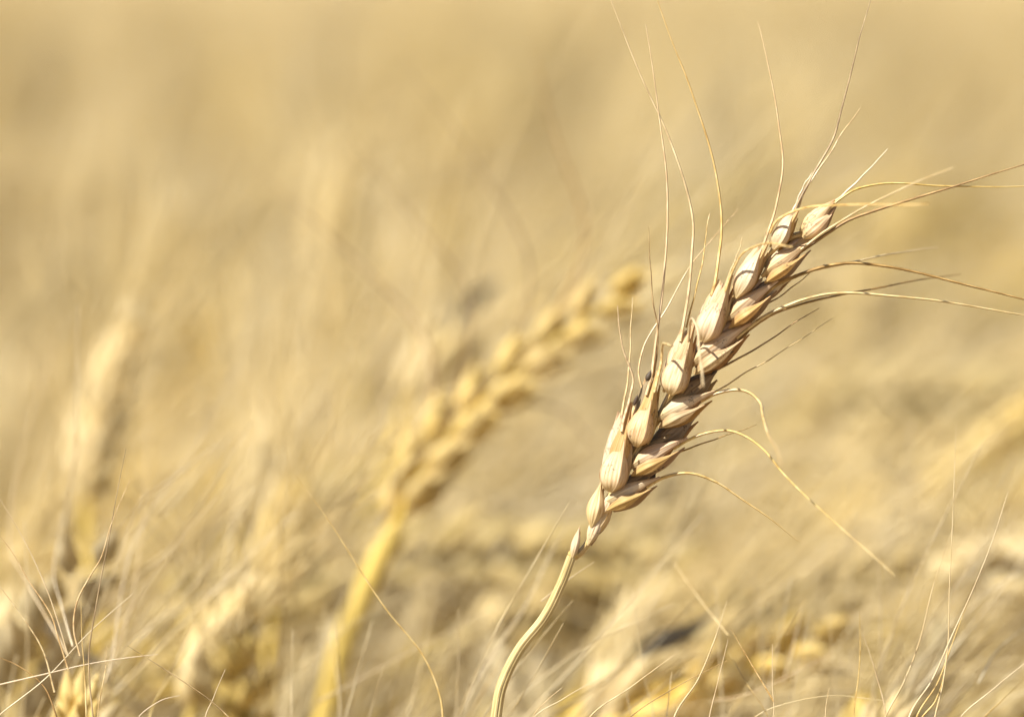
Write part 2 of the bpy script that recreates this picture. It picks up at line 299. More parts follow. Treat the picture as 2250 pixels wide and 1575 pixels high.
# ------------------------------------------------------------------ the sharp ear in front
H = hero_to_world
def P3(x, y, z=0.0): return np.array([x, -y, z], float)
def build_hero():
    foot = place(1040, 1575, FOCUS); foot[2] = 0.0
    hero = thing('wheat_plant', 'sharp pale bearded wheat ear leaning right on a bare S-curved stem', 'wheat', foot)
    xf = lambda v: H(v) - foot
    def part(name, mb, mat, parent):
        return link(name, mesh_from(name, mb, M[mat], xf), parent)
    # stem: ground -> frame -> neck
    mb = MB()
    top = [H(P3(*p)[None])[0] for p in [(1086, 1600), (1102, 1508), (1140, 1428), (1196, 1356), (1232, 1285), (1256, 1222)]]
    d0 = unit(top[0] - top[1]) * .04
    low = [foot, foot * .6 + top[0] * .4 + np.array([-.006, 0, 0]), foot * .2 + top[0] * .8, top[0] + d0]
    full = spline(np.array(low + top), 420); k = int(np.argmin(np.linalg.norm(full - top[0], axis=1)))
    path = np.concatenate([full[:k:8], full[k:]]); nn = len(path); tt = np.linspace(0, 1, 420); tt = np.concatenate([tt[:k:8], tt[k:]])
    rad = PXM * np.interp(tt, [0, .6, .8, .93, 1], [17, 13.5, 12.6, 11.2, 10.2])
    tube(mb, path, rad, sides=20, up=(0, -1, .2))
    link('stem', mesh_from('stem', mb, M['stem'], lambda v: v - foot), hero)
    # rachis
    rp = [(1256, 1226), (1264, 1222), (1278, 1211), (1294, 1188), (1306, 1158), (1322, 1120), (1345, 1088), (1372, 1040), (1396, 992), (1424, 952), (1455, 905), (1478, 862), (1515, 806), (1547, 752), (1582, 700), (1618, 650), (1660, 600), (1700, 548), (1738, 522), (1772, 512)]
    pts = [P3(x, y, -6) for x, y in rp]
    n = 150; q = spline(pts, n); mb = MB()
    r = np.interp(np.linspace(0, 1, n), [0, .04, .1, .25, 1], [10, 8.5, 10, 13, 8]) * (1 + .12 * np.sin(np.linspace(0, 40, n)))
    tube(mb, q, r, sides=12, flat=.8, up=(0, 0, 1))
    part('rachis', mb, 'stem', hero)
    mb = MB(); shell(mb, P3(1257, 1228, 1), P3(1262, 1205, 4), (0, .3, 1), 24, 8, PROF_GLUME, 10, 11, th=150)
    part('node_collar', mb, 'stem', hero)

    # awns, listed by the spikelet that carries them: points (x, y, z), radius at foot and tip, material
    awns = {}
    def awn(key, pts, r0=3.4, r1=.8, mat='awn'): awns.setdefault(key, []).append((pts, r0, r1, mat))
    awn('L1', [(1366, 948, 34), (1372, 915, 34), (1386, 868, 32), (1391, 836, 34), (1382, 800, 40), (1368, 765, 46), (1361, 715, 55), (1356, 672, 62)], 5.5, .8)
    awn('L1', [(1362, 930, 8), (1372, 880, 6), (1381, 820, 2), (1385, 760, -2), (1387, 700, -8), (1391, 652, -14)], 4.2, .7)
    awn('L2', [(1420, 868, 30), (1431, 826, 28), (1439, 770, 24), (1450, 690, 18), (1459, 600, 10), (1467, 500, 4), (1465, 400, 0), (1456, 310, -6), (1446, 235, -10), (1432, 140, -18), (1420, 55, -26)], 5.4, .8)
    awn('L2', [(1438, 862, 34), (1449, 815, 38), (1455, 775, 42), (1456, 757, 70), (1463, 756, 130), (1478, 760, 220)], 5.2, 2.6)
    awn('L2', [(1412, 860, 2), (1403, 815, -2), (1412, 770, -10), (1432, 728, -22), (1470, 668, -40), (1520, 580, -64), (1570, 520, -150), (1622, 460, -220)], 3.4, .9, 'awn')
    awn('L2', [(1436, 830, 20), (1444, 770, 22), (1446, 725, 26), (1437, 675, 32), (1430, 600, 40), (1427, 545, 46), (1425, 500, 52)], 3.4, .8, 'awn_dark')
    awn('L3', [(1495, 750, 24), (1503, 705, 22), (1513, 640, 16), (1521, 560, 10), (1523, 495, 6), (1512, 430, 2), (1492, 360, -3), (1462, 285, -8), (1430, 215, -16), (1385, 110, -26), (1341, 0, -40)], 5.6, .9)
    awn('L3', [(1512, 752, 30), (1516, 720, 60), (1517, 705, 100), (1524, 702, 160), (1533, 730, 230), (1539, 790, 300), (1546, 850, 420)], 4.2, 2.8, 'awn_pale')
    awn('L3', [(1508, 720, 14), (1520, 672, 10), (1536, 610, 2), (1548, 550, -8), (1553, 500, -18), (1560, 470, -26)], 3.4, .8, 'awn')
    awn('L4', [(1563, 650, 16), (1572, 618, 14), (1579, 570, 12), (1585, 510, 10), (1584, 450, 8), (1575, 390, 6), (1558, 320, 2), (1535, 245, -2), (1510, 175, -6), (1480, 100, -12), (1443, -4, -24)], 5.4, .9)
    awn('L4', [(1592, 650, 30), (1598, 615, 34), (1612, 580, 40), (1622, 555, 46), (1632, 522, 50)], 4.2, .9)
    awn('L5', [(1672, 556, 16), (1684, 520, 14), (1701, 470, 12), (1714, 415, 8), (1720, 355, 4), (1714, 290, 0), (1702, 215, -6), (1688, 140, -10), (1665, 48, -18)], 4.8, .8)
    awn('L5', [(1594, 640, 36), (1606, 605, 44), (1622, 570, 70), (1648, 546, 120), (1690, 535, 220), (1742, 543, 340)], 4.6, 1.8, 'awn')
    awn('L6', [(1742, 478, 14), (1756, 440, 12), (1780, 395, 8), (1810, 345, 4), (1832, 300, 0), (1850, 240, -4), (1872, 150, -8), (1890, 80, -12), (1914, -4, -18)], 4.6, .9, 'awn_dark')
    awn('L6', [(1748, 480, 2), (1762, 435, -6), (1790, 385, -16), (1822, 340, -30), (1852, 290, -50), (1890, 240, -74)], 3.6, .9)
    awn('L6', [(1692, 512, 30), (1704, 488, 40), (1730, 470, 80), (1775, 456, 140), (1850, 450, 240), (1950, 450, 360), (2040, 449, 460)], 4.6, 1.4)
    awn('L6', [(1738, 470, 8), (1748, 450, 6), (1764, 412, 2), (1784, 380, 0)], 3.4, 1.0, 'awn_pale')
    awn('L7', [(1822, 456, 12), (1846, 438, 10), (1880, 416, 8), (1930, 405, 4), (1990, 404, 0), (2060, 408, -4), (2140, 411, -8), (2260, 409, -14)], 4.6, 1.3, 'awn')
    awn('L7', [(1820, 450, 4), (1846, 434, 0), (1876, 406, -4), (1910, 372, -8), (1950, 328, -14)], 4.6, .8, 'awn_pale')
    awn('R1', [(1420, 1070, 12), (1442, 1056, 14), (1466, 1046, 16), (1500, 1040, 20), (1535, 1043, 24), (1570, 1057, 26), (1620, 1090, 26), (1680, 1130, 24), (1756, 1191, 22)], 6.4, 1.1, 'awn')
    awn('R2', [(1480, 986, 14), (1502, 972, 16), (1535, 956, 22), (1572, 947, 28), (1605, 947, 36), (1640, 960, 48), (1680, 990, 90), (1720, 1038, 150), (1770, 1090, 210), (1850, 1160, 290), (1920, 1222, 350), (1966, 1266, 390)], 5.2, .9, 'awn')
    awn('R2', [(1478, 1000, -12), (1500, 990, -10), (1540, 976, -8), (1590, 958, -6), (1630, 945, -4), (1662, 933, -2)], 3.2, .7, 'awn_dark')
    awn('R3', [(1540, 882, 12), (1562, 869, 14), (1590, 860, 20), (1625, 857, 28), (1650, 864, 36), (1667, 880, 48), (1676, 910, 150), (1688, 955, 300), (1706, 985, 500), (1718, 1025, 650)], 6.0, 1.6, 'awn')
    awn('R3', [(1556, 868, -8), (1590, 850, -8), (1640, 818, -8), (1700, 784, -12), (1760, 745, -24), (1832, 698, -44)], 3.0, .7, 'awn')
    awn('B3', [(1556, 828, -8), (1574, 813, -6), (1610, 795, -6), (1650, 772, -8), (1700, 742, -12), (1750, 706, -22), (1800, 678, -34)], 4.4, .9, 'awn_dark')
    awn('R4', [(1618, 742, 14), (1642, 722, 14), (1680, 696, 16), (1720, 675, 18), (1765, 658, 20), (1820, 647, 20), (1880, 644, 20), (1960, 650, 18), (2050, 660, 14), (2150, 675, 10), (2260, 694, 4)], 6.6, 1.8, 'awn')
    awn('R4', [(1622, 745, 0), (1650, 722, -2), (1700, 690, -8), (1760, 668, -16), (1840, 650, -60), (1940, 630, -150), (2040, 612, -260), (2110, 602, -350)], 5.0, 1.2, 'awn_dark')
    awn('R5', [(1680, 648, 14), (1702, 628, 14), (1740, 610, 14), (1790, 592, 14), (1840, 581, 12), (1885, 578, 10), (1940, 584, 8), (2010, 598, 4), (2100, 620, 0), (2180, 640, -4), (2262, 662, -8)], 6.4, 2.0, 'awn_dark')
    awn('R5', [(1690, 650, -6), (1725, 620, -10), (1770, 600, -16), (1830, 585, -30), (1920, 566, -120), (1990, 552, -240), (2060, 544, -360)], 4.6, 1.4, 'awn_pale')
    awn('R5', [(1668, 676, -14), (1700, 660, -14), (1740, 632, -14), (1780, 600, -14), (1812, 580, -14)], 3.0, .7, 'awn_dark')
    awn('R6', [(1755, 556, 12), (1778, 540, 12), (1820, 512, 10), (1870, 482, 8), (1930, 460, 6), (2000, 440, 4), (2080, 414, 0), (2160, 390, -4), (2262, 358, -10)], 6.2, 1.5, 'awn_dark')
    awn('R6', [(1760, 548, 24), (1800, 518, 32), (1860, 478, 90), (1930, 440, 160), (2010, 402, 260), (2095, 368, 360)], 4.6, 1.3, 'awn_pale')
    awn('B1', [(1420, 1062, -16), (1436, 1042, -14), (1470, 1010, -12), (1490, 995, -10)], 3.2, 1.0, 'awn_dark')

    rng = random.Random(5)
    def put_awns(key, sp):
        for pts, r0, r1, mat in awns.get(key, []):
            q = spline([P3(*p) for p in pts], max(28, 7 * len(pts)))
            t = np.linspace(0, 1, len(q))
            wob = np.stack([np.sin(t * 23 + rng.random() * 6), np.cos(t * 19 + rng.random() * 6), np.sin(t * 17)], 1) * .7
            q = q + wob * np.clip(t * 4, 0, 1)[:, None]
            r = (1.05 * r1 + (.84 * r0 - 1.05 * r1) * (1 - t) ** .9) * (1 + .10 * np.sin(t * 9 * len(pts) * 2.3) * np.random.RandomState(len(q)).uniform(.3, 1, len(q)))
            mb = MB(); tube(mb, q, np.maximum(r, .55), sides=8, flat=.8)
            part('awn', mb, mat, sp)
    C = np.array([0, 0, 1.0])
    def frame(base, tip):
        a = unit(tip - base); b = unit(np.cross(a, C)); c = np.cross(b, a)
        return a, b, c, np.linalg.norm(tip - base)
    def one(sp, name, mat, pt0, pt1, nrm, W, D, pr, **kw):
        mb = MB(); shell(mb, pt0, pt1, nrm, W, D, pr, seed=rng.randint(0, 9999), **kw)
        return part(name, mb, mat, sp)
    def spikelet(base, tip, W):
        a, b, c, L = frame(base, tip)
        mb = MB(); shell(mb, base + a * .04 * L - c * .1 * W, base + a * .82 * L - c * .1 * W, c, W * .78, W * .34, PROF_SLIM, 14, 15, solid=True)
        sp = part('spikelet', mb, 'kernel', hero)
        pt = lambda al, be, ga: base + a * al * L + b * be * W + c * ga * W
        return sp, a, b, c, L, pt

    left = {  # base, tip, width, front glume length, awned lemma bias
        'L1': ((1343, 1080, 10), (1372, 905, 14), 72, .52), 'L2': ((1399, 980, 10), (1431, 832, 14), 68, .55),
        'L3': ((1474, 866, 10), (1511, 722, 14), 70, .55), 'L4': ((1547, 750, 10), (1592, 618, 14), 70, .66),
        'L5': ((1618, 655, 8), (1674, 540, 12), 58, .96), 'L6': ((1701, 548, 8), (1743, 468, 10), 46, .94),
    }
    for key, (b0, t0, W, gl) in left.items():
        base, tip = P3(*b0), P3(*t0)
        sp, a, b, c, L, pt = spikelet(base, tip, W)
        long_ = gl > .9
        kw = dict(vein=.004, lip=.035)
        one(sp, 'lemma', 'husk', pt(.0, -.22, -.22), pt(1.0, -.18, -.06), -.8 * b + .6 * c, W * .60, W * .24, PROF_LEMMA, keel=.04, vk=.3, fold=.6, th=84, **kw)
        one(sp, 'lemma', 'husk_brown_shade', pt(.02, .18, -.14), pt(.94, .30, -.02), .85 * b + .4 * c, W * .74, W * .30, PROF_LEMMA, keel=.05, vk=-.25, fold=.5, th=86, **kw)
        one(sp, 'palea', 'husk_grey_shade' if key == 'L2' else 'husk', pt(.2, -.12, -.08), pt(.96, -.06, .0), c - .5 * b, W * .6, W * .2, PROF_GLUME, rag=.07, th=80, **kw)
        one(sp, 'lemma', 'husk_tan_shade', pt(.05, .02, .0), pt(1.14, .16, .16), c - .05 * b, W * .70, W * .27, PROF_AWNED, keel=.09, vk=.28, bow=.02, fold=.75, th=82, **kw)
        one(sp, 'glume', 'husk', pt(0, -.03, .18), pt(gl, .04 if long_ else .04, .38), c - .10 * b, W * .88, W * .40, PROF_LEMMA if long_ else PROF_EGG, keel=.07, vk=.42, tooth=0 if long_ else .38, bow=.08, fold=.55, th=80, **kw)
        if not long_:
            one(sp, 'glume', 'husk_tan_shade', pt(.06, .32, .0), pt(gl + .18, .36, .12), .85 * b + .5 * c, W * .46, W * .18, PROF_LEMMA, keel=.05, vk=-.2, fold=.5, th=80, **kw)
        put_awns(key, sp)
    # the tip of the ear, in shade
    base, tip = P3(1764, 522, 4), P3(1836, 444, 8); W = 56
    sp, a, b, c, L, pt = spikelet(base, tip, W)
    one(sp, 'lemma', 'husk', pt(.05, -.22, 0), pt(1.02, -.08, 0), -.7 * b + .7 * c, W * .7, W * .3, PROF_LEMMA, keel=.04, vk=0, vein=.012)
    one(sp, 'lemma', 'husk_brown_shade', pt(.05, .2, -.05), pt(.98, .1, 0), .8 * b + .5 * c, W * .7, W * .3, PROF_LEMMA, vein=.012)
    one(sp, 'glume', 'husk', pt(.0, .02, .1), pt(.72, .16, .16), c + .2 * b, W * .72, W * .34, PROF_GLUME, keel=.05, vk=.2, vein=.014, tooth=.1)
    one(sp, 'glume', 'husk', pt(.1, -.1, .08), pt(.98, -.02, .1), c - .4 * b, W * .6, W * .3, PROF_LEMMA, keel=.04, vk=.1, vein=.014)
    put_awns('L7', sp)
    # florets behind the right row, shade put into their husk colours
    back = {'B1': ((1372, 1080, -16), (1438, 1034, -14), 46), 'B2': ((1432, 985, -14), (1536, 906, -16), 50), 'B3': ((1484, 890, -10), (1574, 814, -10), 58),
            'B4': ((1568, 760, -14), (1662, 690, -14), 50), 'B5': ((1640, 668, -12), (1742, 598, -14), 40), 'B6': ((1716, 560, -12), (1790, 512, -12), 34)}
    for key, (b0, t0, W) in back.items():
        base, tip = P3(*b0), P3(*t0); sp, a, b, c, L, pt = spikelet(base, tip, W)
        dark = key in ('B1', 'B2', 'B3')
        one(sp, 'glume', 'husk_grey_shade' if dark else 'husk', pt(0, .05, .05), pt(1.0, .02, .05), c + .3 * b, W * .95, W * .34, PROF_LEMMA, keel=.05, vk=.1, vein=.008)
        one(sp, 'lemma', 'husk_grey_shade' if dark else 'husk_brown_shade', pt(.03, -.2, -.1), pt(.95, -.16, -.1), -.7 * b + .5 * c, W * .7, W * .3, PROF_LEMMA, rag=.05, vein=.008)
        one(sp, 'lemma', 'husk_brown_shade', pt(.05, .3, -.15), pt(.9, .28, -.1), .9 * b + .3 * c, W * .6, W * .3, PROF_LEMMA, vein=.008)
        put_awns(key, sp)
    right = {'R1': ((1333, 1112, 8), (1444, 1056, 12), 56), 'R2': ((1386, 1036, 8), (1504, 971, 12), 62), 'R3': ((1446, 930, 8), (1564, 868, 12), 62),
             'R4': ((1522, 812, 8), (1644, 721, 12), 70), 'R5': ((1600, 712, 8), (1704, 627, 12), 62), 'R6': ((1678, 614, 8), (1780, 539, 10), 54)}
    for key, (b0, t0, W) in right.items():
        base, tip = P3(*b0), P3(*t0); sp, a, b, c, L, pt = spikelet(base, tip, W)
        kw = dict(vein=.004, lip=.035)
        one(sp, 'lemma', 'husk_grey_shade' if key in ('R1', 'R2', 'R3') else 'husk', pt(.12, -.36, -.26), pt(.90, -.42, -.16), -.85 * b + .35 * c, W * .56, W * .22, PROF_GLUME, rag=.08, th=80, **kw)
        one(sp, 'lemma', 'husk_brown_shade', pt(.06, .26, -.2), pt(.96, .16, -.14), .9 * b + .35 * c, W * .62, W * .28, PROF_LEMMA, fold=.4, th=86, **kw)
        one(sp, 'lemma', 'husk', pt(.0, -.14, .02), pt(1.08, -.06, .08), -.6 * b + .8 * c, W * .80, W * .32, PROF_AWNED, keel=.05, vk=.25, bow=.04, fold=.6, th=84, **kw)
        one(sp, 'glume', 'husk_tan_shade', pt(-.02, .14, .14), pt(.80, .16, .24), .45 * b + .9 * c, W * .86, W * .40, PROF_LEMMA, keel=.09, vk=-.40, tooth=.12, bow=.06, fold=.7, th=80, **kw)
        put_awns(key, sp)
    # stunted spikelets at the neck
    for (b0, t0, W, mat) in [((1257, 1226, 6), (1273, 1157, 10), 20, 'husk'), ((1300, 1158, 6), (1320, 1056, 10), 40, 'husk'), ((1292, 1198, 0), (1330, 1098, 2), 30, 'husk'), ((1304, 1176, -4), (1350, 1092, -2), 32, 'husk')]:
        base, tip = P3(*b0), P3(*t0); sp, a, b, c, L, pt = spikelet(base, tip, W * .9)
        one(sp, 'glume', mat, pt(0, 0, .05), pt(1, .05, .05), c - .2 * b, W, W * .38, PROF_SLIM if W < 25 else PROF_LEMMA, keel=.07, vk=.3, vein=.008)
        one(sp, 'glume', 'husk_brown_shade', pt(.02, .2, -.1), pt(.85, .25, -.05), .8 * b + .5 * c, W * .6, W * .3, PROF_LEMMA, vein=.008)
    base, tip = P3(1322, 1130, 4), P3(1346, 1082, 6); sp, a, b, c, L, pt = spikelet(base, tip, 34)
    one(sp, 'glume', 'husk', pt(0, 0, 0), pt(1, 0, .05), c, 34, 13, PROF_LEMMA, keel=.05, vk=.2)
    # sooty withered tips
    for (x, y, z, x2, y2, W) in [(1420, 838, 30, 1432, 812, 13), (1392, 892, 28, 1402, 866, 9), (1428, 1060, 10, 1441, 1040, 12), (1562, 824, 4, 1577, 812, 7)]:
        mb = MB(); shell(mb, P3(x, y, z), P3(x2, y2, z), (-.2, .2, 1), W, W * .4, PROF_SLIM, 10, 11, solid=True, rag=.1, seed=x)
        part('withered_tip', mb, 'black', hero)
build_hero()

# ------------------------------------------------------------------ ordinary plants of the crop
def head_geometry(path, side, rng, size=1.0, nodes=16, near=False, awn_len=(.045, .075), awn_r=.00026, spread=(.18, .5), skip=.2, res=None, florets=3, awn_n=6, flare=.42, slim=1.0):
    """spikelets and awns along a head's path; returns lists of mesh builders (spikelets, awns)"""
    path = np.asarray(path, float); n = len(path)
    T = np.gradient(path, axis=0); T /= np.linalg.norm(T, axis=1)[:, None]
    sps, aws = [], []
    for i in range(nodes):
        t = (i + .3) / nodes; k = t * (n - 1); k0 = int(k); f = k - k0; k1 = min(n - 1, k0 + 1)
        p = path[k0] * (1 - f) + path[k1] * f; a = unit(T[k0])
        s = np.asarray(side, float); s = unit(s - a * np.dot(s, a)); m = np.cross(a, s)
        sg = 1 if i % 2 else -1
        env = .72 + .28 * math.sin(math.pi * min(1, t * 1.15 + .12)); sc = size * env
        L = .0135 * sc * rng.uniform(.92, 1.08); W = .0062 * sc * slim
        out = unit(a + sg * s * (flare + rng.uniform(-.14, .14)) + m * rng.uniform(-.18, .18))
        if i == nodes - 1: out = a
        b = p + sg * s * .0012 * size
        mb = MB(); nu, nv = res or ((9, 9) if near else (7, 7))
        for e, (lm, ln) in enumerate(((-.5, .92), (.5, .92), (0, 1.05)) if florets == 3 else ((0, 1.1),)):
            c = b + m * lm * W * .55
            shell(mb, c, c + out * L * ln + m * lm * W * .8, sg * s + m * lm * 1.5, W * (.8 if florets == 3 else 1.1), W * (.36 if florets == 3 else .5), PROF_LEMMA, nu, nv, solid=True, seed=rng.randint(0, 999))
        sps.append(mb)
        for e in range(2):
            if rng.random() < skip: continue
            d0 = unit(out + m * (.25 if e else -.25) + 0 * s)
            ang = rng.uniform(*spread)
            d1 = unit(a + sg * s * ang + m * rng.uniform(-.4, .4))
            ln = rng.uniform(*awn_len) * (1.1 - .25 * t); st = b + out * L * .9 + m * (W * .3 if e else -W * .3)
            q = st + d0 * .004
            bend = unit(np.array([rng.uniform(-1, 1), rng.uniform(-1, 1), rng.uniform(-.6, .6)])) * ln * .10
            pts = spline([st, q, q + d1 * ln * .5 + bend * .6, q + d1 * ln + bend * -.4], 12 if near else awn_n)
            w = MB(); tube(w, pts, np.linspace(awn_r, awn_r * .35, len(pts)), sides=5 if near else 3)
            aws.append(w)
    return sps, aws
def merge(mbs):
    o = MB()
    for m in mbs:
        v, f, uv = m.arrays(); o.v.append(v); o.f.append(f + o.n); o.uv.append(uv); o.n += len(v)
    return o
def leaf_builder(at, heading, rng, L=.16, n=16, nv=5):
    h = np.array([math.cos(heading), math.sin(heading), 0]); up = np.array([0, 0, 1.0])
    pts = [at, at + up * .03 + h * .02, at + up * .05 + h * L * .45, at + up * rng.uniform(-.03, .05) + h * L * .8, at - up * rng.uniform(0, .09) + h * L]
    q = spline(pts, n); t = np.linspace(0, 1, n)
    mb = MB(); ribbon(mb, q, .0045 * np.sin(np.pi * np.clip(t * .93 + .07, 0, 1)) ** .6 + .0002, np.cross(h, up), sag=.3, nv=nv, twist=rng.uniform(-2.5, 2.5)); return mb

# named plants, standing where the photograph shows them: head path in photo pixels at a distance
def plant_at(label, head_px, depth, seed, side=(.8, -.25, .6), nodes=18, size=1.0, mat='ear_pale', stem_px=None, stem_r=.0013, extra=(), leaf=None, awn_len=(.05, .08), group=None, depth_end=None, auto_awns=True, awn_mat='crop_awn', spread=(.18, .5), name='wheat_plant', flare=.42, slim=1.0):
    rng = random.Random(seed)
    dd = np.linspace(depth, depth_end or depth, len(head_px))
    hp = np.array([place(x, y, d) for (x, y), d in zip(head_px, dd)])
    head = spline(hp, 40)
    sp_pts = [place(x, y, depth) for x, y in (stem_px or [])]
    first = sp_pts[0] if sp_pts else hp[0]
    nxt = sp_pts[1] if len(sp_pts) > 1 else (hp[0] if sp_pts else hp[1])
    dirn = unit(nxt - first); foot = first - dirn * .10; foot = np.array([foot[0] - .02 * rng.uniform(-1, 1), foot[1] + .02 * rng.uniform(-1, 1), 0.0])
    root = thing(name, label, 'wheat', foot, group)
    g = first - unit(dirn + np.array([0, 0, .8])) * .09
    path = spline(np.array([foot, foot * .5 + g * .5, g] + sp_pts + [hp[0]] if sp_pts else [foot, foot * .5 + g * .5, g, hp[0]]), 70)
    loc = lambda v: v - foot
    mb = MB(); tube(mb, path, np.linspace(stem_r * 1.3, stem_r, 70), sides=9); link('stem', mesh_from('stem', mb, M['gold_stem' if mat == 'ear_gold' else 'crop_stem'], loc), root)
    mb = MB(); tube(mb, head, np.linspace(stem_r * .7, .0005, 40) * np.linspace(1, .7, 40), sides=7); link('rachis', mesh_from('rachis', mb, M['crop_stem'], loc), root)
    sps, aws = head_geometry(head, side, rng, size, nodes, near=True, awn_len=awn_len, spread=spread, flare=flare, slim=slim)
    for mb in sps: link('spikelet', mesh_from('spikelet', mb, M[mat], loc), root)
    if auto_awns:
        for mb in aws: link('awn', mesh_from('awn', mb, M[awn_mat], loc), root)
    for pts, r0, am in extra:       # awns traced singly: (x, y[, depth])
        q = [place(p[0], p[1], p[2] if len(p) > 2 else depth) for p in pts]
        if pts[0][1] > 1575: q = [head[rng.randint(20, 39)]] + q
        q = spline(np.array(q), max(20, 7 * len(q))); t = np.linspace(0, 1, len(q))
        mb = MB(); tube(mb, q, PXM * (.5 + (.7 * r0 - .5) * (1 - t) ** .8), sides=6); link('awn', mesh_from('awn', mb, M[am], loc), root)
    for (fr, hd, L_) in (leaf or ()):
        at = path[int(fr * 69)]; link('leaf', mesh_from('leaf', leaf_builder(at, hd, rng, L_), M['crop_leaf'], loc), root)
    return root, path, head, loc

plant_at('blurred golden wheat ear arching right, directly behind the sharp ear',
         [(868, 1165), (905, 1085), (962, 995), (1060, 890), (1170, 792), (1285, 700), (1375, 640)], 1.29, 11, side=(.60, -.62, -.50), nodes=15, size=1.10, mat='ear_gold', flare=.42, slim=.98,
         stem_px=[(700, 1640), (722, 1540), (752, 1420), (800, 1300), (845, 1205)], stem_r=.0026, awn_len=(.06, .09), leaf=[(.5, 2.5, .16)],
         extra=[([(960, 1000), (1010, 840), (1030, 650), (900, 470), (750, 270)], 8.5, 'awn_dark'), ([(1060, 890), (1165, 600), (1050, 360), (880, 130)], 8.5, 'awn_dark'),
                ([(1180, 780), (1285, 520), (1220, 300), (1165, 70)], 8.5, 'awn_dark'), ([(1100, 880), (1230, 900), (1290, 960), (1330, 1010)], 8.5, 'awn_dark'), ([(930, 1040), (940, 760), (800, 590), (560, 370)], 8.5, 'awn_dark')])
plant_at('upright blurred pale wheat ear standing alone near the left edge', [(190, 1140), (205, 1030), (230, 910), (258, 805), (290, 710)], 1.37, 12, mat='ear_pale', nodes=15, size=1.0, side=(.6, -.7, .2), flare=.40, slim=.9,
         stem_px=[(215, 1400), (200, 1260)], stem_r=.0017, extra=[([(215, 1000), (120, 1100), (60, 1250), (30, 1330)], 3, 'crop_awn')], awn_len=(.05, .08))
plant_at('tall blurred pale ear rising above the golden arching ear, its tip highest', [(770, 760), (752, 650), (740, 540), (745, 430), (760, 350)], 1.72, 13, size=1.1, mat='ear_pale', stem_px=[(800, 1050), (785, 900)], stem_r=.0017)
plant_at('blurred pale wheat ear lying level at the right edge', [(2480, 1330), (2390, 1285), (2300, 1255), (2210, 1240), (2110, 1252)], 1.31, 14, size=1.12, mat='ear_pale', stem_px=[(2560, 1600), (2500, 1430)])
plant_at('blurred golden wheat ear drooping in from the right edge', [(2460, 800), (2360, 862), (2260, 925), (2170, 990), (2080, 1062)], 1.42, 15, size=1.1, mat='ear_gold', stem_px=[(2640, 1200), (2580, 880), (2500, 740)])
plant_at('small blurred ear pointing up left of the golden stem', [(600, 1330), (612, 1260), (625, 1190), (640, 1120)], 1.34, 16, size=1.0, side=(.5, -.8, .3), flare=.36, mat='ear_gold', stem_px=[(590, 1560), (592, 1440)])
plant_at('blurred greyish ear leaning right between the left ear and golden stem', [(520, 1170), (545, 1100), (575, 1030), (610, 960)], 1.50, 17, size=1.1, side=(.5, -.8, .3), flare=.36, mat='ear_pale', stem_px=[(480, 1400), (500, 1270)])
plant_at('blurred pale ear slanting low beneath the sharp ear', [(1300, 1480), (1370, 1400), (1450, 1340), (1560, 1290)], 1.37, 18, size=1.0, side=(.5, -.8, .3), flare=.36, mat='ear_pale', stem_px=[(1210, 1640), (1250, 1560)])
plant_at('blurred pale ear leaning right low beside the golden stem', [(420, 1560), (450, 1480), (500, 1400), (555, 1330)], 1.25, 19, size=1.0, side=(.5, -.8, .3), flare=.36, mat='ear_pale', stem_px=[(400, 1700), (405, 1640)])
plant_at('blurred ear low under the bright gap right of the golden stem', [(960, 1400), (965, 1320), (985, 1240), (1010, 1170)], 1.42, 20, size=1.15, side=(.5, -.8, .3), flare=.36, mat='ear_pale', stem_px=[(940, 1600), (952, 1500)])

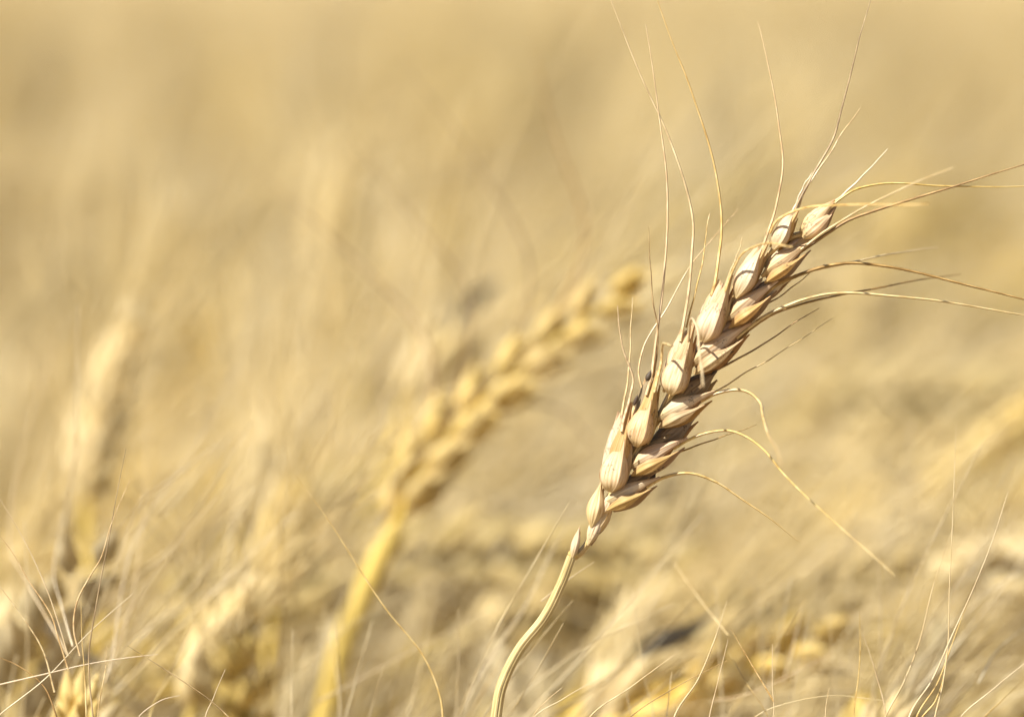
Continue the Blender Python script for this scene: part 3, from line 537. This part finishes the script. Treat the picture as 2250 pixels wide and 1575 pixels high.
A, AD, AP = 'awn', 'awn_dark', 'awn_pale'
plant_at('sharp fan of awns on an ear cut by the bottom left corner', [(128, 1830), (138, 1730), (152, 1640), (166, 1555)], 1.155, 21, size=1.1, nodes=12, side=(.25, -1, .2), mat='ear_gold', stem_px=[(120, 2000), (122, 1900)], auto_awns=False,
         extra=[([(205, 1600, 1.105), (197, 1500, 1.105), (196, 1430, 1.105), (208, 1350, 1.105), (222, 1270, 1.105), (240, 1180, 1.105), (256, 1090, 1.105), (277, 985, 1.105)], 3.4, AD), ([(176, 1440, 1.105), (162, 1380, 1.105), (170, 1320, 1.105), (200, 1262, 1.105), (222, 1225, 1.105), (245, 1150, 1.105), (287, 1050, 1.105)], 3.4, A),
                ([(150, 1470, 1.105), (128, 1400, 1.105), (112, 1350, 1.105), (60, 1270, 1.105), (25, 1210, 1.105), (-10, 1165, 1.105)], 3.2, A), ([(150, 1440, 1.105), (132, 1380, 1.105), (105, 1300, 1.105), (55, 1190, 1.105), (-10, 1080, 1.105)], 2.6, AP), ([(130, 1590, 1.105), (98, 1510, 1.105), (45, 1465, 1.105), (-10, 1440, 1.105)], 4.0, AD),
                ([(-20, 1508, 1.105), (100, 1480, 1.105), (200, 1457, 1.105), (300, 1442, 1.105), (347, 1437, 1.105)], 2.8, AP), ([(-20, 1590, 1.105), (100, 1490, 1.105), (200, 1385, 1.105), (293, 1303, 1.105)], 3.2, AP), ([(120, 1520, 1.105), (95, 1430, 1.105), (60, 1370, 1.105), (-10, 1275, 1.105)], 3.6, A),
                ([(160, 1420, 1.12), (135, 1330, 1.14), (118, 1250, 1.17), (140, 1120, 1.2)], 3.4, AP), ([(190, 1600, 1.105), (186, 1480, 1.105), (180, 1400, 1.105), (178, 1320, 1.105)], 4, A), ([(215, 1620, 1.105), (216, 1560, 1.105), (230, 1480, 1.105), (234, 1420, 1.12)], 3, A),
                ([(150, 1440, 1.13), (60, 1280, 1.16), (20, 1180, 1.19), (60, 940, 1.22), (150, 690, 1.24)], 3.0, AP), ([(230, 1500, 1.14), (290, 1320, 1.17), (320, 1050, 1.2), (322, 830, 1.22)], 2.8, AP), ([(240, 1480, 1.14), (300, 1180, 1.18), (430, 980, 1.2), (550, 750, 1.24)], 2.8, AP)])
plant_at('ear hidden below the bottom edge with a brown awn reaching under the golden stem', [(560, 1930), (580, 1870), (600, 1810), (615, 1770)], 1.10, 22, nodes=10, auto_awns=False, stem_px=[(540, 2120), (545, 2020)],
         extra=[([(520, 1600), (470, 1545), (420, 1508), (350, 1462), (280, 1418)], 3.2, AD), ([(300, 1590), (350, 1540), (395, 1527)], 2.6, AP), ([(452, 1590), (470, 1530), (495, 1470)], 2.2, AP), ([(330, 1600, 1.13), (400, 1450, 1.15), (462, 1335, 1.16)], 3, A), ([(740, 1600, 1.15), (735, 1450, 1.17), (710, 1330, 1.18)], 2.6, AP)])
plant_at('ear below the bottom edge with one long thin awn crossing the golden stem', [(960, 1910), (968, 1860), (972, 1810), (974, 1770)], 1.115, 23, nodes=9, auto_awns=False, stem_px=[(950, 2120), (955, 2010)],
         extra=[([(974, 1590), (966, 1525), (930, 1440), (850, 1340), (790, 1250), (720, 1140), (648, 1042)], 4.2, A), ([(1000, 1590, 1.16), (1070, 1460, 1.17), (1150, 1340, 1.17), (1215, 1210, 1.17), (1275, 1100, 1.17)], 4, AP), ([(1020, 1600, 1.16), (1090, 1470, 1.17), (1180, 1330, 1.18), (1250, 1180, 1.18)], 4, A),
                ([(1010, 1600, 1.16), (1050, 1490, 1.16), (1170, 1300, 1.17), (1225, 1170, 1.18)], 3.6, AP), ([(890, 1600, 1.15), (905, 1540, 1.16), (930, 1440, 1.17), (960, 1320, 1.18)], 3, AP), ([(700, 1540, 1.17), (850, 1460, 1.18), (1000, 1380, 1.19), (1150, 1300, 1.2)], 3, AP), ([(620, 1520, 1.18), (760, 1380, 1.19), (940, 1270, 1.2)], 3, AP)])
plant_at('ear below the bottom edge with fine straight awns right of the sharp stem', [(1190, 1930), (1215, 1870), (1240, 1820), (1262, 1780)], 1.10, 24, nodes=9, auto_awns=False, stem_px=[(1170, 2120), (1175, 2020)],
         extra=[([(1165, 1590), (1240, 1533), (1320, 1487)], 2.2, AP), ([(1170, 1580), (1200, 1540), (1235, 1510)], 2.2, A), ([(1285, 1590), (1390, 1506), (1490, 1432)], 3, A), ([(1370, 1590), (1480, 1512), (1600, 1450)], 2.4, AD), ([(1190, 1320, 1.125), (1255, 1268, 1.12), (1306, 1234, 1.115)], 2, AP), ([(1435, 1590, 1.14), (1415, 1480, 1.14), (1400, 1370, 1.14), (1388, 1290, 1.14)], 3, AP), ([(1390, 1590, 1.14), (1380, 1540, 1.14), (1377, 1500, 1.14)], 3.4, AP)])
plant_at('ear below the bottom edge whose upright awns cross the dark leaf', [(1500, 1930), (1520, 1870), (1535, 1820), (1545, 1780)], 1.10, 25, nodes=9, auto_awns=False, stem_px=[(1480, 2120), (1490, 2020)],
         extra=[([(1478, 1590), (1535, 1490), (1572, 1400), (1598, 1318)], 4.4, AP), ([(1556, 1590), (1578, 1495), (1600, 1404)], 2.8, AP), ([(1695, 1590), (1697, 1500), (1697, 1414)], 2.6, AP), ([(1700, 1540), (1655, 1465), (1605, 1380)], 3.0, A), ([(1600, 1395, 1.13), (1540, 1320, 1.14), (1480, 1235, 1.15)], 2.4, A), ([(1465, 1590, 1.12), (1470, 1530, 1.12), (1476, 1475, 1.12)], 2.6, AP),
                ([(1690, 1590, 1.12), (1640, 1500, 1.12), (1600, 1430, 1.13)], 3.2, A), ([(1560, 1540, 1.15), (1640, 1525, 1.15), (1830, 1435, 1.15)], 2.8, A), ([(1808, 1590), (1815, 1550), (1822, 1510)], 2.8, AP), ([(1720, 1500, 1.16), (1740, 1430, 1.16), (1762, 1330, 1.17)], 2.8, AP), ([(1840, 1590, 1.16), (1830, 1450, 1.16), (1820, 1340, 1.16)], 3.2, AP)])
plant_at('ear below the bottom edge with a pair of awns splitting upward', [(1900, 1930), (1910, 1870), (1916, 1820), (1918, 1780)], 1.11, 26, nodes=9, auto_awns=False, stem_px=[(1890, 2120), (1895, 2020)],
         extra=[([(1876, 1590), (1886, 1490), (1890, 1430), (1889, 1345)], 3.2, A), ([(1948, 1590), (1925, 1480), (1896, 1392)], 3.0, A), ([(1940, 1590), (1985, 1500), (2020, 1410), (2050, 1290), (2092, 1165)], 3.6, AP), ([(1650, 1590), (1800, 1530), (1960, 1540)], 2.4, AP)])
plant_at('ear below the bottom right corner with a tall loose bundle of awns', [(2010, 1940), (2028, 1880), (2040, 1820), (2046, 1775)], 1.105, 27, nodes=10, auto_awns=False, stem_px=[(2000, 2120), (2002, 2020)],
         extra=[([(2052, 1590), (2072, 1500), (2084, 1400), (2086, 1300), (2093, 1150), (2101, 930)], 3.4, AP), ([(1994, 1590), (2050, 1490), (2090, 1400), (2140, 1290), (2180, 1190), (2215, 1080)], 4, AP), ([(2010, 1590), (2060, 1500), (2090, 1420), (2120, 1340), (2150, 1270)], 3.6, A), ([(2020, 1590), (2055, 1540), (2075, 1480), (2080, 1420)], 4.6, A),
                ([(2100, 1590), (2180, 1515), (2262, 1448)], 3, AP), ([(2150, 1500, 1.14), (2190, 1430, 1.15), (2262, 1370, 1.16)], 3.2, AP), ([(2150, 1590, 1.12), (2200, 1540, 1.12), (2262, 1480, 1.13)], 3, A), ([(2090, 1560, 1.15), (1990, 1590, 1.15), (1940, 1600, 1.15)], 3, AP)])

# dark grey leaves, each hanging on a plant of its own
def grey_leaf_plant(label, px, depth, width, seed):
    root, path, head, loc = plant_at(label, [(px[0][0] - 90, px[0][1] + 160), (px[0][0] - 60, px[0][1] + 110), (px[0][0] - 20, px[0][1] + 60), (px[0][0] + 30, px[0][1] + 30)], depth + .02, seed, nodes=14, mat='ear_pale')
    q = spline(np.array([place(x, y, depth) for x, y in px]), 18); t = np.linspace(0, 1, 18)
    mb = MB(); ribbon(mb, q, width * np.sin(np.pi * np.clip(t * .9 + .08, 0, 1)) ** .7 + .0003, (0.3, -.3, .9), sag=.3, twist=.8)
    o = link('leaf', mesh_from('leaf', mb, M['leaf_grey'], loc), root); o['label'] = 'dark grey leaf'
grey_leaf_plant('blurred ear with a dark grey leaf under the sharp ear', [(1400, 1440), (1430, 1412), (1480, 1390), (1530, 1368), (1580, 1335)], 1.25, .0030, 31)
grey_leaf_plant('blurred ear with a grey leaf painting a shaded patch above the golden arching ear', [(985, 730), (1010, 680), (1050, 640), (1095, 615)], 1.42, .0048, 32)  # grey blade stands in for a shadowed bit of the crop
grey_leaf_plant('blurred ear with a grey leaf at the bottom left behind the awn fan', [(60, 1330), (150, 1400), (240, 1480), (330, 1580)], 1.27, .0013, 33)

# ---- the crop behind: plants copied from prototypes
PI = math.pi
def prototype(seed, bend, res, lod):
    rng = random.Random(seed)
    H0 = .70; hl = .085 * rng.uniform(.9, 1.1)
    s = np.linspace(0, H0 + hl, 90); ds = s[1] - s[0]
    ph = np.where(s < .5, .05 * s / .5, .05 + (bend - .05) * np.clip((s - .5) / (H0 - .5 + .02), 0, 1) ** 1.6) + np.clip((s - H0) / hl, 0, 1) * rng.uniform(.05, .35)
    x = np.cumsum(np.sin(ph)) * ds; z = np.cumsum(np.cos(ph)) * ds
    y = .006 * np.sin(s * 9 + rng.uniform(0, 6))
    P = np.stack([x, y, z], 1); P -= P[0]
    k = int(90 * H0 / (H0 + hl)); stem, head = P[:k + 1], P[k:]
    roll = rng.uniform(0, PI); side = np.array([math.cos(roll) * .3, math.sin(roll), math.cos(roll)])
    sps, aws = head_geometry(spline(head, 24), side, rng, 1.12 if lod == 1 else 1.35, (18, 16, 10)[lod - 1], near=False, awn_r=(.00030, .0004, .0006)[lod - 1], skip=(.3, .7, .8)[lod - 1], res=res, florets=3 if lod == 1 else 1, awn_n=(6, 3, 2)[lod - 1])
    leaves = [leaf_builder(stem[int(f * k)], rng.uniform(0, 2 * PI), rng, rng.uniform(.12, .2), *((16, 5) if lod == 1 else (7, 3))) for f in (rng.uniform(.7, .85), rng.uniform(.4, .6))] if lod < 3 else []
    st = MB(); sk = (3, 8, 14)[lod - 1]; ss = stem[::-1][::sk][::-1]; tube(st, ss, np.linspace(.0021, .0012, len(ss)), sides=(6, 4, 3)[lod - 1])
    return dict(stem=st, sps=sps, aws=aws, leaves=leaves, top=P[-1][2], x=P[k][0])
BENDS = [.25, .45, .6, .75, .95, 1.15, 1.4, .35]
husk_of = ['crop_husk', 'crop_gold', 'crop_husk', 'crop_husk', 'crop_gold', 'crop_husk', 'crop_gold', 'crop_husk']
protos = [prototype(100 + i, b, (6, 7), 1) for i, b in enumerate(BENDS)]
protos_mid = [prototype(100 + i, b, (5, 5), 1) for i, b in enumerate(BENDS)]
protos_far = [prototype(100 + i, b, (4, 5), 2) for i, b in enumerate(BENDS)]
protos_end = [prototype(100 + i, b, (4, 4), 3) for i, b in enumerate(BENDS)]
for pl in (protos, protos_mid):
    for p, hm in zip(pl, husk_of):
        p['m_stem'] = mesh_from('stem', p['stem'], M['crop_stem'])
        p['m_sp'] = [mesh_from('spikelet', m, M[hm]) for m in p['sps']] if pl is protos else []
        p['m_head'] = mesh_from('ear', merge(p['sps']), M[hm])
        p['m_awns'] = mesh_from('awns', merge(p['aws']), M['crop_awn'])
        p['m_leaf'] = [mesh_from('leaf', m, M['crop_leaf']) for m in p['leaves']]
rng = random.Random(77)
near_pts, mid_pts = [], []
def spots(d0, d1, n, margin=1.12):
    out = []; tries = 0
    while len(out) < n and tries < 40000:
        tries += 1
        d = math.sqrt(rng.uniform(d0 * d0, d1 * d1)); x = rng.uniform(-.5, .5) * SENSOR / LENS * d * margin
        if d < 1.34 and 560 < 1125 + x / d / (SENSOR / LENS) * 2250 < 900: continue
        if d < 1.36 and 1125 + x / d / (SENSOR / LENS) * 2250 > 1900: continue
        if all((x - a) ** 2 + (d - b) ** 2 > .0011 for a, b in out): out.append((x, d))
    return out
def add_plant(x, d, label, group, split, low=False):
    px = 1125 + x / d / (SENSOR / LENS) * 2250
    w = 'left of the golden arching stem' if px < 760 else 'between golden and sharp stems' if px < 1190 else 'right of the sharp ear and stem'
    label += ', ' + w; group += ' ' + w
    k = rng.randrange(len(protos)); p = (protos if split else protos_mid)[k]
    rz = rng.gauss(0.0, .75)
    top = .785 + rng.gauss(0, .028)
    if d < 1.5: top = min(top, .79)
    if d < 1.24: top = min(top, CAM[2] - d * math.tan(PITCH + R(3.6)) - .012)
    if low: k = rng.choice([0, 1, 7]); p = protos[k]; top = CAM[2] - d * math.tan(PITCH + R(3.6)) + rng.uniform(-.045, .0)
    sc = top / p['top']
    o = thing('wheat_plant', label, 'wheat', (x - p['x'] * sc * math.cos(rz), d - p['x'] * sc * math.sin(rz), 0), group)
    o.rotation_euler = (rng.gauss(0, .04), rng.gauss(0, .04), rz); o.scale = (1, 1, sc)
    link('stem', p['m_stem'].copy(), o)
    if split:
        for m in p['m_sp']: link('spikelet', m.copy(), o)
    else: link('ear', p['m_head'].copy(), o)
    a = link('awns', p['m_awns'].copy(), o); a['kind'] = 'stuff'
    for m in p['m_leaf']: link('leaf', m.copy(), o)
    tint = rng.random()
    for c in o.children: c.color = (tint, 0, 0, 1)
for x, d in spots(1.15, 1.36, 24, 1.0):
    add_plant(x, d, 'blurred awns rising from a low ear', 'ears under the bottom edge', True, low=True)
for x, d in spots(1.24, 1.75, 84):
    add_plant(x, d, 'blurred ripe wheat ear low in the near crop', 'ripe ears in the near crop', True)
for x, d in spots(1.75, 2.7, 160):
    add_plant(x, d, 'strongly blurred ripe wheat ear mid field', 'ripe ears in the middle of the field', False)

# ---- the rest of the field as one mass
def field_mass():
    mats = ['crop_stem', 'crop_husk', 'crop_gold', 'crop_awn', 'crop_leaf']
    def form(p, hm):
        parts = [(p['stem'], 'crop_stem'), (merge(p['sps']), hm), (merge(p['aws']), 'crop_awn')] + ([(merge(p['leaves']), 'crop_leaf')] if p['leaves'] else [])
        v, f, uv = merge([q for q, _ in parts]).arrays()
        idx = np.concatenate([np.full(len(q.arrays()[1]), mats.index(mn)) for q, mn in parts])
        return v, f, uv, idx, p['x']
    mid = [form(p, h) for p, h in zip(protos_mid, husk_of)]; far = [form(p, h) for p, h in zip(protos_far, husk_of)]; end = [form(p, h) for p, h in zip(protos_end, husk_of)]
    rs = np.random.RandomState(9); V, Fc, UV, IX = [], [], [], []; n0 = 0
    def wedge(d0, d1, dens, inner, outer, forms):
        nonlocal n0
        area = SENSOR / LENS * outer * (d1 * d1 - d0 * d0) / 2; n = int(area * dens)
        d = np.sqrt(rs.uniform(d0 * d0, d1 * d1, n)); x = rs.uniform(-.5, .5, n) * SENSOR / LENS * d * outer
        for xx, dd in zip(x, d):
            if abs(xx) < .5 * SENSOR / LENS * dd * inner: continue
            v, f, uv, idx, hx = forms[rs.randint(len(forms))]
            a = rs.normal(0, .8); c, s_ = math.cos(a), math.sin(a); sc = rs.normal(1.03, .04) + .035 * math.sin(xx * 17 + 3 * math.sin(dd * 2.1)) * math.sin(dd * 3.3 + xx * 5); tx, ty = rs.normal(0, .05, 2)
            w = v * np.array([1, 1, sc]); w = w + np.stack([tx * w[:, 2], ty * w[:, 2], 0 * w[:, 2]], 1)
            V.append(np.stack([w[:, 0] * c - w[:, 1] * s_ + xx - hx * c, w[:, 0] * s_ + w[:, 1] * c + dd, w[:, 2]], 1))
            Fc.append(f + n0); UV.append(uv * .98 + .005 + np.array([rs.randint(1, 6000), 0])); IX.append(idx); n0 += len(v)
    wedge(1.2, 2.7, 200, 1.16, 2.0, far); wedge(2.7, 4.0, 300, 0, 1.6, far); wedge(4.0, 6.5, 260, 0, 1.5, far); wedge(6.5, 13, 110, 0, 1.4, end); wedge(13, 24, 28, 0, 1.25, end)
    mb = MB(); mb.v, mb.f, mb.uv, mb.n = V, Fc, UV, n0
    me = mesh_from('wheat_field', mb, M[mats[0]])
    for mn in mats[1:]: me.materials.append(M[mn])
    me.polygons.foreach_set('material_index', np.concatenate(IX).astype(np.int32))
    o = link('wheat_field', me); o['kind'] = 'stuff'; o['label'] = 'mass of ripe golden wheat filling the field behind'; o['category'] = 'wheat crop'
field_mass()
